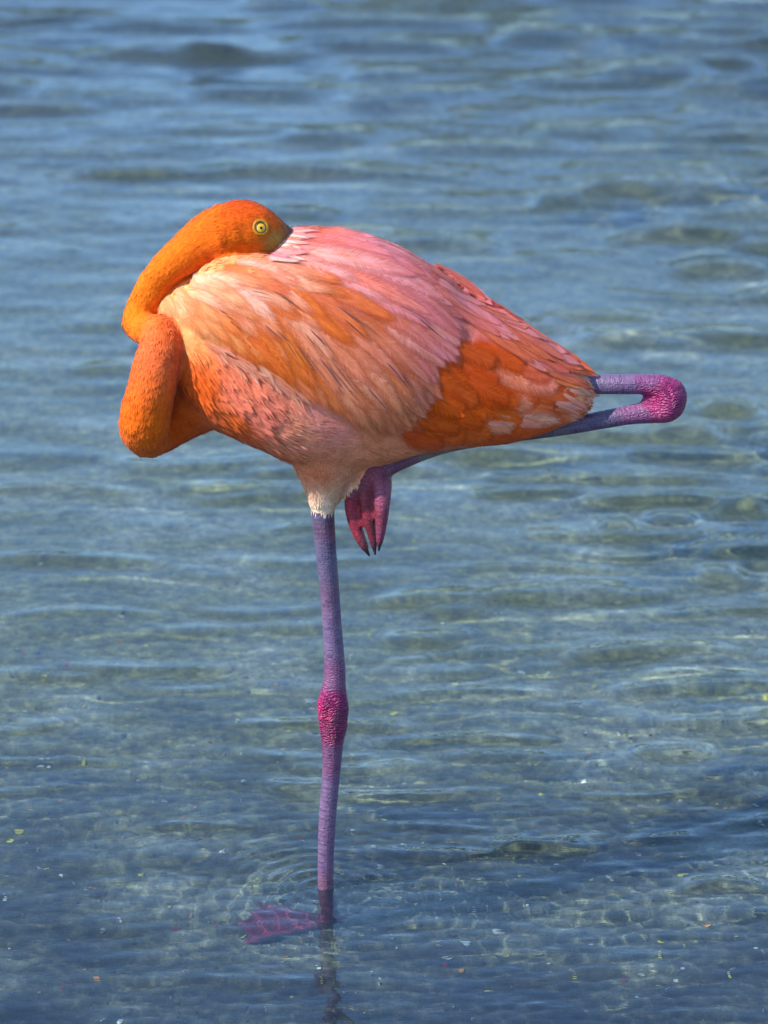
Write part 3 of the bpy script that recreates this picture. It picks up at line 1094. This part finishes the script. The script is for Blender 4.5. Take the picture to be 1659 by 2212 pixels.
def part_empty(name, loc):
    e = bpy.data.objects.new(name, None)
    COL.objects.link(e)
    e.location = loc
    own(e)
    bpy.context.view_layer.update()
    return e


def jit(c, a=0.10, hue=0.05):
    c = np.asarray(c) * (1 + random.uniform(-a, a))
    return np.clip(c * np.array([1, 1 + random.uniform(-hue, hue) * 2, 1 + random.uniform(-hue, hue) * 3]), 0, 0.95)


WING_POLY = [(334, 690), (350, 645), (400, 604), (470, 580), (580, 563), (620, 500), (700, 490), (800, 505), (900, 550), (955, 590), (1000, 650), (1000, 740), (945, 800), (950, 850), (920, 890), (870, 930), (830, 935), (760, 905), (690, 855), (620, 815), (540, 770), (470, 735), (400, 705)]
wing = part_empty('wing', tuple(at(420, 650, -0.08)))
tail = part_empty('tail', tuple(at(1000, 800, -0.05)))

PINKS = [(228, 140, 128), (222, 132, 118), (230, 152, 146), (216, 128, 132)]
LILAC = [(214, 142, 168), (220, 150, 172), (212, 126, 140), (208, 118, 124)]
SALM = [(226, 124, 84), (222, 116, 72), (228, 136, 98), (220, 130, 104)]
ORNG = [(222, 102, 10), (216, 94, 4), (226, 112, 26)]
PEACH = [(236, 170, 122), (238, 182, 138), (232, 154, 98)]
WHITE = [(244, 206, 196), (240, 196, 184)]


WF = [((350, 680), (236, 168, 118)), ((380, 630), (238, 178, 140)), ((440, 600), (244, 204, 180)), ((430, 660), (234, 150, 92)), ((400, 700), (236, 160, 110)), ((480, 590), (220, 110, 16)), ((540, 585), (246, 206, 192)), ((500, 640), (240, 184, 170)), ((470, 700), (236, 168, 118)), ((520, 680), (226, 120, 46)),
      ((560, 650), (228, 126, 60)), ((590, 620), (222, 110, 40)), ((620, 600), (220, 112, 80)), ((600, 640), (246, 206, 202)), ((640, 650), (216, 102, 14)), ((560, 720), (228, 124, 60)), ((520, 740), (222, 106, 40)), ((600, 700), (222, 104, 10)), ((640, 720), (242, 180, 160)), ((590, 770), (222, 110, 20)), ((650, 790), (216, 112, 30)),
      ((690, 640), (226, 130, 90)), ((700, 690), (238, 176, 170)), ((720, 620), (218, 106, 20)), ((760, 650), (224, 122, 60)), ((740, 700), (222, 112, 30)), ((700, 750), (230, 150, 130)), ((760, 760), (228, 146, 130)), ((790, 730), (216, 108, 14)), ((720, 830), (220, 130, 90)), ((780, 830), (218, 124, 86)), ((830, 780), (224, 138, 120)), ((850, 860), (222, 136, 100)), ((900, 880), (224, 142, 108)), ((930, 840), (220, 130, 108)),
      ((820, 670), (218, 108, 40)), ((860, 690), (232, 158, 160)), ((880, 740), (224, 138, 130)), ((930, 720), (216, 134, 150)), ((960, 660), (206, 116, 116)), ((850, 630), (222, 128, 110)), ((900, 620), (216, 130, 146)), ((640, 510), (222, 104, 92)), ((680, 520), (226, 112, 84)), ((650, 560), (236, 180, 190)), ((700, 560), (222, 98, 60)), ((740, 530), (220, 132, 150)), ((770, 560), (226, 156, 190)), ((820, 560), (216, 134, 158)),
      ((860, 560), (208, 112, 122)), ((910, 575), (204, 102, 104)), ((800, 600), (214, 130, 150)), ((730, 590), (232, 166, 190)), ((950, 780), (208, 122, 130)), ((680, 870), (218, 124, 90))]
wf_p = [p for p, c in WF]; wf_c = np.array([lin(c) for p, c in WF])


def wing_colour(x, y):
    return idw(wf_p, wf_c, [(x + random.uniform(-14, 14), y + random.uniform(-10, 10))], 5)[0]


# dark orange secondaries behind the wing, broad and rounded (laid first, lowest)
SEC_POLY = [(850, 940), (900, 890), (930, 800), (985, 720), (1040, 715), (1130, 770), (1230, 830), (1260, 850), (1235, 895), (1150, 925), (1060, 945), (950, 955)]
SF0 = [((960, 770), (190, 78, 0)), ((1000, 760), (196, 80, 2)), ((1040, 745), (184, 72, 0)), ((1060, 780), (226, 134, 110)), ((1020, 830), (206, 92, 4)), ((950, 860), (200, 84, 0)), ((900, 920), (196, 80, 0)), ((980, 900), (204, 88, 0)), ((1050, 860), (206, 90, 2)), ((1110, 800), (226, 146, 140)), ((1090, 840), (198, 80, 0)),
      ((1150, 800), (188, 72, 10)), ((1170, 840), (194, 78, 30)), ((1120, 860), (206, 92, 10)), ((1070, 900), (226, 170, 168)), ((1100, 930), (204, 90, 0)), ((1150, 890), (226, 156, 150)), ((1200, 880), (226, 140, 120)), ((1210, 840), (198, 84, 30)), ((1180, 920), (224, 130, 70)), ((1250, 850), (228, 160, 140)), ((1000, 945), (206, 96, 20)), ((1030, 800), (192, 76, 0))]
SF = [(p, (min(255, c[0] * 1.13), c[1] * 1.10, c[2])) for p, c in SF0]
sf_p = [p for p, c in SF]; sf_c = np.array([lin(c) for p, c in SF])
cells = []
yy = 720
while yy < 955:
    xx = 850 + random.uniform(0, 30)
    while xx < 1250:
        px_, py_ = xx + random.uniform(-10, 10), yy + random.uniform(-8, 8)
        if inside(SEC_POLY, px_, py_) and py_ < np.interp(px_ + 60, [900, 960, 1060, 1150, 1245, 1276], [968, 960, 950, 932, 893, 850]) - 14: cells.append((px_, py_))
        xx += 50
    yy += 30
random.shuffle(cells)
for (x, y) in cells:
    cr = idw(sf_p, sf_c, [(x + random.uniform(-12, 12) + 30, y + random.uniform(-10, 10))], 5)[0]
    L_ = min(random.uniform(95, 130), max(45, 1280 - x))
    feather('feather', tail, x, y, L_, (random.uniform(66, 88) if y < 880 or x < 1000 else random.uniform(36, 50)), jit(cr, .08, .04), jit(cr * np.array([1.0, 1.05, 1.2]), .08, .04), lift=0.018, base=0.0016 + random.uniform(0, .0014), tipr=0.45, ragged=5, arch=0.02, soft=(1.0, 22.0), round_=True, ang=random.uniform(-.18, .18))

# pink tail-side feathers along the upper edge, overlapping the orange
for row, (off, n) in enumerate(((46, 8), (26, 10), (6, 12))):
    for i in range(n):
        t = (i + 0.5 * (row % 2)) / n
        x = 930 + t * 230
        ytop = np.interp(x, [930, 960, 1010, 1060, 1100, 1150, 1240, 1275], [572, 596, 640, 670, 691, 722, 786, 812])
        y = ytop + off + random.uniform(-4, 4)
        c = lin(random.choice([(216, 130, 140), (208, 112, 108), (204, 104, 92), (220, 138, 150), (206, 106, 76)]))
        L_ = random.uniform(125, 175)
        L_ = min(L_, (1290 - x) * 1.12)
        feather('feather', tail, x, y, L_, random.uniform(26, 36), jit(c, .06, .03), jit(c * np.array([.98, .92, .92]), .06, .03), lift=0.03, base=0.004 + 0.0012 * row, tipr=0.45, ragged=9, arch=0.05, soft=(1.8, 6.0), ang=random.uniform(-.07, .07))
# pale fringe at the tail end
for i in range(12):
    x = random.uniform(1195, 1235); y = random.uniform(815, 895)
    c = lin(random.choice([(230, 176, 160), (226, 160, 150), (216, 120, 80)]))
    feather('feather', tail, x, y, random.uniform(48, 72), random.uniform(12, 20), jit(c), jit(c * 1.05), lift=0.03, base=0.005, tipr=0.4, ragged=5, arch=0.03, soft=(1.2, 12.0), ang=random.uniform(-.2, .2))

# wing: rows of vanes, largest at the rear, laid back to front
spots = []
tries = 0
while tries < 9000 and len(spots) < 255:
    tries += 1
    x, y = random.uniform(335, 900), random.uniform(490, 900)
    if not inside(WING_POLY, x, y): continue
    f = np.clip((x - 340) / 420, 0, 1)
    sp = 13 + 22 * f
    d = flow(x, y)
    ok = True
    for (x2, y2, s2) in spots:
        dx, dy = x - x2, y - y2
        al = dx * d[0] + dy * d[1]; ac = -dx * d[1] + dy * d[0]
        if (al / (1.45 * sp)) ** 2 + (ac / (0.66 * sp)) ** 2 < 1: ok = False; break
    if ok: spots.append((x, y, sp))
spots.sort(key=lambda s: -s[0])
for (x, y, sp) in spots:
    f = np.clip((x - 340) / 420, 0, 1)
    L_ = 48 + 225 * f + random.uniform(-12, 30) * (0.5 + f)
    # keep inside the wing outline
    d = flow(x, y)
    while L_ > 28 and not inside(WING_POLY, x + d[0] * L_ * 0.9, y + d[1] * L_ * 0.9) and x + d[0] * L_ * .9 < 1400:
        L_ -= 6
    while L_ > 40 and y + d[1] * L_ < 6 + np.interp(x + d[0] * L_, [560, 604, 640, 700, 780, 850, 910, 960, 1010, 1060], [556, 514, 495, 493, 506, 528, 560, 597, 641, 671]):
        L_ -= 6
    if L_ <= 52 and x > 600: continue
    W_ = (36 + 30 * f + random.uniform(-4, 9)) * (.8 if y < 540 else 1)
    c = wing_colour(x, y); c2 = wing_colour(x + d[0] * L_ * .75, y + d[1] * L_ * .75)
    feather('feather', wing, x, y, L_, W_, jit(c, .05, .03), jit(c2, .05, .03), lift=0.012 + 0.018 * (1 - f), base=0.0022 + random.uniform(0, .0012), tipr=.34,
            ragged=3 if f > .3 else 1.5, arch=0.02, soft=(1.0, 14.0 if x + d[0] * L_ > 900 else 60.0), ang=random.uniform(-.07, .07), bend=random.uniform(-.05, .10))
# thin dark slivers laid on the wing as painted shadow gaps between feathers
GAP_SHADE = [(545, 628, 45), (590, 630, 70), (690, 640, 60), (720, 660, 120), (575, 700, 40), (640, 668, 55), (600, 712, 40), (660, 720, 48), (560, 715, 60), (620, 735, 55), (670, 710, 60), (700, 740, 80), (740, 690, 70),
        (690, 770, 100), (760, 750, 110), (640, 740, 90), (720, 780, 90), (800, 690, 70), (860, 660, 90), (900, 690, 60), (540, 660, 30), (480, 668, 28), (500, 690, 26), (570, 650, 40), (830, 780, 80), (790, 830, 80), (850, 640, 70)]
for (x, y, L_) in GAP_SHADE[::3] + GAP_SHADE[1::3]:
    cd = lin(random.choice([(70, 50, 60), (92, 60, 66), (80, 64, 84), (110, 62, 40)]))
    feather('feather', wing, x, y, L_, random.uniform(3, 5.5), cd * 1.6, cd * 1.3, lift=0.012 + 0.25 / L_, base=0.0098, tipr=0.3, arch=0.0, soft=(3.0, 20.0), ns_=3, nt_=8, ang=random.uniform(-.04, .04))  # sliver of gap shade, grouped with the real feathers

# fluffy curled ridge under the wing edge
for i in range(54):
    t = i / 53
    x = 440 + 190 * t + random.uniform(-6, 6)
    y = 738 + 92 * t + random.uniform(-6, 14)
    c = lin(random.choice([(232, 160, 140), (236, 176, 160), (226, 136, 110), (230, 150, 140)]))
    feather('tuft', flamingo, x, y, random.uniform(40, 80), random.uniform(6, 14), jit(c, .06, .03), jit(c * 1.04, .06, .03), lift=0.025, base=0.003, tipr=.35, ragged=2, arch=.05, soft=(1.2, 16.0), ang=random.uniform(-.6, .0), bend=random.uniform(.1, .9), nt_=10)
# pale downy feathers closing over the bill
for i in range(40):
    t = i / 39
    x = 580 + 40 * t + random.uniform(-4, 4)
    y = 566 - 70 * t + random.uniform(-4, 4)
    c = lin(random.choice([(240, 200, 205), (232, 170, 180), (224, 150, 165), (226, 140, 130)]))
    feather('tuft', flamingo, x, y, random.uniform(40, 80), random.uniform(6, 13), jit(c * 1.05, .05, .03), jit(c * .92, .05, .03), lift=0.012, base=0.006 - 0.002 * t, tipr=.35, ragged=2, arch=.04, soft=(1.2, 22.0), follow=False, ang=random.uniform(-.25, .1) - .2 * (1 - t), nt_=9)

# ------------------------------------------------------------------ small body feathers (down): one mass
def down():
    r = np.random.default_rng(11)
    tri = []
    bm_me.calc_loop_triangles()
    nt3 = len(bm_me.loop_triangles)
    ti = np.empty(nt3 * 3, np.int32); bm_me.loop_triangles.foreach_get('vertices', ti); ti = ti.reshape(-1, 3)
    keep = ~isl[ti].any(axis=1)
    A = co[ti]
    nrm = np.cross(A[:, 1] - A[:, 0], A[:, 2] - A[:, 0])
    area = np.linalg.norm(nrm, axis=1)
    cen = A.mean(1)
    pr = area * keep
    pr /= pr.sum()
    N = 62000
    pick = r.choice(nt3, N, p=pr)
    V, F, C = [], [], []
    for i in pick:
        w = r.dirichlet((1, 1, 1))
        P = w @ A[i]; n = nrm[i] / area[i]
        v0 = ti[i, 0]
        lb = lab[v0]
        dx, dy = dv_[v0]
        if lb == 'body' and inside(WING_POLY, dx, dy) and P[1] < 0: continue
        if lb in ('neck', 'head'):
            t = -tang[v0]
            L, Wd, lf = r.uniform(.006, .010), r.uniform(.0018, .0028), .022
            if frac[v0] < .2 and lb == 'neck':
                L *= 1.5
        elif lb == 'thigh':
            t = tang[v0] + np.array([0, 0, -0.3]); L, Wd, lf = r.uniform(.007, .013), r.uniform(.0014, .0024), .08
        else:
            f = flow(dx, dy); t = np.array([f[0], 0, -f[1]])
            if dy > 850 and dx < 760: t = np.array([.75, 0, -.35 + (dx - 600) / 400])
            L, Wd, lf = r.uniform(.014, .026), r.uniform(.0018, .0034), .02
            if dx < 520 and dy < 700: L *= .5
        t = t + r.normal(0, .10, 3)
        t = t - n * (t @ n)
        ln = np.linalg.norm(t)
        if ln < 1e-6: continue
        t /= ln
        b = np.cross(n, t)
        k = len(V)
        base = P + n * 0.0003
        V += [base, base + t * L * .55 + b * Wd / 2 + n * L * lf * .6, base + t * L + n * L * lf * r.uniform(.2, 1.2), base + t * L * .55 - b * Wd / 2 + n * L * lf * .6]
        F.append((k, k + 1, k + 2, k + 3))
        c = colr[v0] * (1 + r.normal(0, .04)) * np.array([1, 1 + r.normal(0, .05), 1 + r.normal(0, .06)])
        c = np.clip(c, 0, .95)
        C += [c * .94, c, np.clip(c * 1.08 + .008, 0, .95), c]
    o = mesh_obj('down_plumage', V, F, M_PLUM)
    set_color(o.data, 'Col', np.array(C))
    o['kind'] = 'stuff'
    own(o)


down()

# ------------------------------------------------------------------ eye
BODYBVH = BVHTree.FromPolygons([tuple(c) for c in co], [tuple(p.vertices) for p in bm_me.polygons])
d = ray_dir(563, 491); d = d / np.linalg.norm(d)
h = BODYBVH.ray_cast(Vector(CAM), Vector(d))
E = np.array(h[0]); EN = np.array(h[1])
EN = EN / np.linalg.norm(EN)
EN = EN * 0.6 - d * 0.4; EN /= np.linalg.norm(EN)


def disc_lathe(name, profile, mat, parent, n=28, off=(0, 0)):
    """profile: (radius, height) turned about the eye axis"""
    ux = np.cross(EN, [0, 0, 1.0]); ux /= np.linalg.norm(ux); uy = np.cross(ux, EN)
    C0 = E + ux * off[0] + uy * off[1]
    V, F = [], []
    for (r_, h_) in profile:
        for k in range(n):
            a = 2 * math.pi * k / n
            V.append(C0 + (ux * math.cos(a) + uy * math.sin(a)) * r_ + EN * h_)
    for i in range(len(profile) - 1):
        for k in range(n):
            F.append((i * n + k, i * n + (k + 1) % n, (i + 1) * n + (k + 1) % n, (i + 1) * n + k))
    return own(mesh_obj(name, V, F, mat), parent)


U = PX
ring = disc_lathe('eyelid', [(18.5 * U, -.002), (18 * U, .0010), (16 * U, .0020), (13.5 * U, .0024), (11.5 * U, .0018), (10 * U, -.001)], mat_simple('eyelid_skin', lin((160, 108, 22)), .5, .3, .45, 420), flamingo)
bpy.context.view_layer.update()
eye = disc_lathe('eye', [(12.5 * U, -.001), (11.5 * U, .0012), (9 * U, .0026), (6 * U, .0034), (3 * U, .0039), (.01 * U, .004)], mat_simple('iris', lin((206, 160, 34)), .06, .6, .3, 700), flamingo, off=(0, -1.5 * U))
bpy.context.view_layer.update()
disc_lathe('eye_ring', [(12.4 * U, .0008), (11.2 * U, .0022), (10.2 * U, .0027), (9.6 * U, .0026)], mat_simple('eye_rim', lin((70, 54, 18)), .4, .4), eye, off=(0, -1.5 * U))
disc_lathe('pupil', [(3.4 * U, .0037), (2.4 * U, .0043), (.01 * U, .0045)], mat_simple('pupil_black', (.004, .004, .004), .08, .6), eye, off=(0, -1.5 * U))

# claws
M_CLAW = mat_simple('claw_horn', lin((52, 40, 46)), .4, .5, .2)
for (p_, t_, r_) in toe_tips[:3]:
    t_ = t_ / np.linalg.norm(t_)
    pth = np.array([p_ + t_ * s for s in np.linspace(-.002, .013, 6)])
    v_, f_ = tube(pth, np.linspace(.95, .3, 6) * max(r_ * .85, .0036), 10)
    own(mesh_obj('claw', v_, f_, M_CLAW))
for p_ in st_paths[:3]:
    t_ = p_[-1] - p_[-2]; t_ = t_ / np.linalg.norm(t_)
    pth = np.array([p_[-1] + t_ * s for s in np.linspace(-.002, .006, 6)])
    v_, f_ = tube(pth, np.linspace(1.0, .3, 6) * .005, 10)
    own(mesh_obj('claw', v_, f_, M_CLAW))
for o in bpy.data.objects:
    if o.name.startswith('body') or o.name.startswith('claw'):
        o.cycles.is_caustics_receiver = True

# ------------------------------------------------------------------ leaf fragments on the bed
M_BITS = {'yellow': mat_simple('leaf_yellow', lin((206, 186, 20)), .6, .3, .2, 60), 'orange': mat_simple('leaf_orange', lin((206, 130, 24)), .6, .3, .2, 60),
          'dark red': mat_simple('leaf_red', lin((130, 22, 34)), .6, .3, .2, 60), 'pale': mat_simple('leaf_pale', lin((206, 200, 176)), .7, .3, .2, 60)}


def leaf_mesh(seed, fat):
    r = random.Random(seed)
    n = 9
    out = []
    for k in range(n):
        a = 2 * math.pi * k / n
        rr = 1 + r.uniform(-.18, .22)
        out.append((math.cos(a) * rr, math.sin(a) * fat * rr))
    V = [(x, y, .10 * x * x - .12 * y * y / fat) for x, y in out] + [(0, 0, .06)]
    V += [(x, y, z - .07) for x, y, z in V]
    m = n + 1
    F = []
    for k in range(n):
        a, b = k, (k + 1) % n
        F += [(a, b, n), (m + b, m + a, m + n), (a, m + a, m + b, b)]
    me = bpy.data.meshes.new('leaf_fragment')
    me.from_pydata(V, [], F)
    return me


LEAF = {c: [leaf_mesh(hash_ * 10 + i, f) for i, f in enumerate((.45, .7, .95))] for hash_, c in enumerate(M_BITS)}
for c, ms in LEAF.items():
    for m_ in ms: m_.materials.append(M_BITS[c])
bits = [('yellow', 1622, 1424, 9), ('yellow', 1650, 1566, 14), ('yellow', 893, 1226, 6), ('orange', 120, 1682, 6), ('yellow', 98, 1522, 7), ('yellow', 320, 1460, 7), ('yellow', 40, 1862, 12), ('yellow', 25, 1880, 8),
        ('dark red', 1373, 1661, 6), ('dark red', 1552, 1663, 7), ('dark red', 228, 1070, 6), ('dark red', 55, 1480, 7), ('dark red', 1083, 1608, 5), ('orange', 671, 1537, 6), ('yellow', 1477, 2115, 9), ('yellow', 440, 1905, 9),
        ('dark red', 362, 1800, 6), ('orange', 1270, 1700, 5)]
rr = random.Random(3)
for i in range(150):
    bits.append((rr.choice(['yellow', 'yellow', 'orange', 'pale', 'pale', 'yellow', 'dark red']), rr.uniform(5, 1655), 1380 + 820 * rr.random() ** .8, rr.uniform(3.5, 9.5)))  # pale bits double as caustic glints among the leaf scraps
for (c, vx, vy, s) in bits:
    p = on_plane(vx, vy, -DEPTH * 0.75)
    o = bpy.data.objects.new('leaf_fragment', rr.choice(LEAF[c]))
    COL.objects.link(o)
    o.location = (p[0], p[1], float(bed_z(p[0], p[1])) + .003)
    k = s * PX
    o.scale = (k, k, k)
    o.rotation_euler = (rr.uniform(-.3, .3), rr.uniform(-.3, .3), rr.uniform(0, 6.28))
    tag(o, {'yellow': 'small yellow leaf fragment lying on the lagoon bed', 'orange': 'small orange leaf fragment lying on the lagoon bed', 'dark red': 'tiny dark red petal scrap lying on the lagoon bed',
            'pale': 'tiny pale shell fragment doubling as a light glint on the lagoon bed'}[c], 'shell' if c == 'pale' else 'leaf', c + ' fragments on the lagoon bed')
    if (vx, vy) == (440, 1905): o['label'] = 'yellow leaf fragment beside the toes of the submerged flamingo foot'
    if c == 'pale': o.name = 'shell_fragment'
    if c == 'dark red': o.name = 'petal_scrap'
    o.cycles.is_caustics_receiver = True
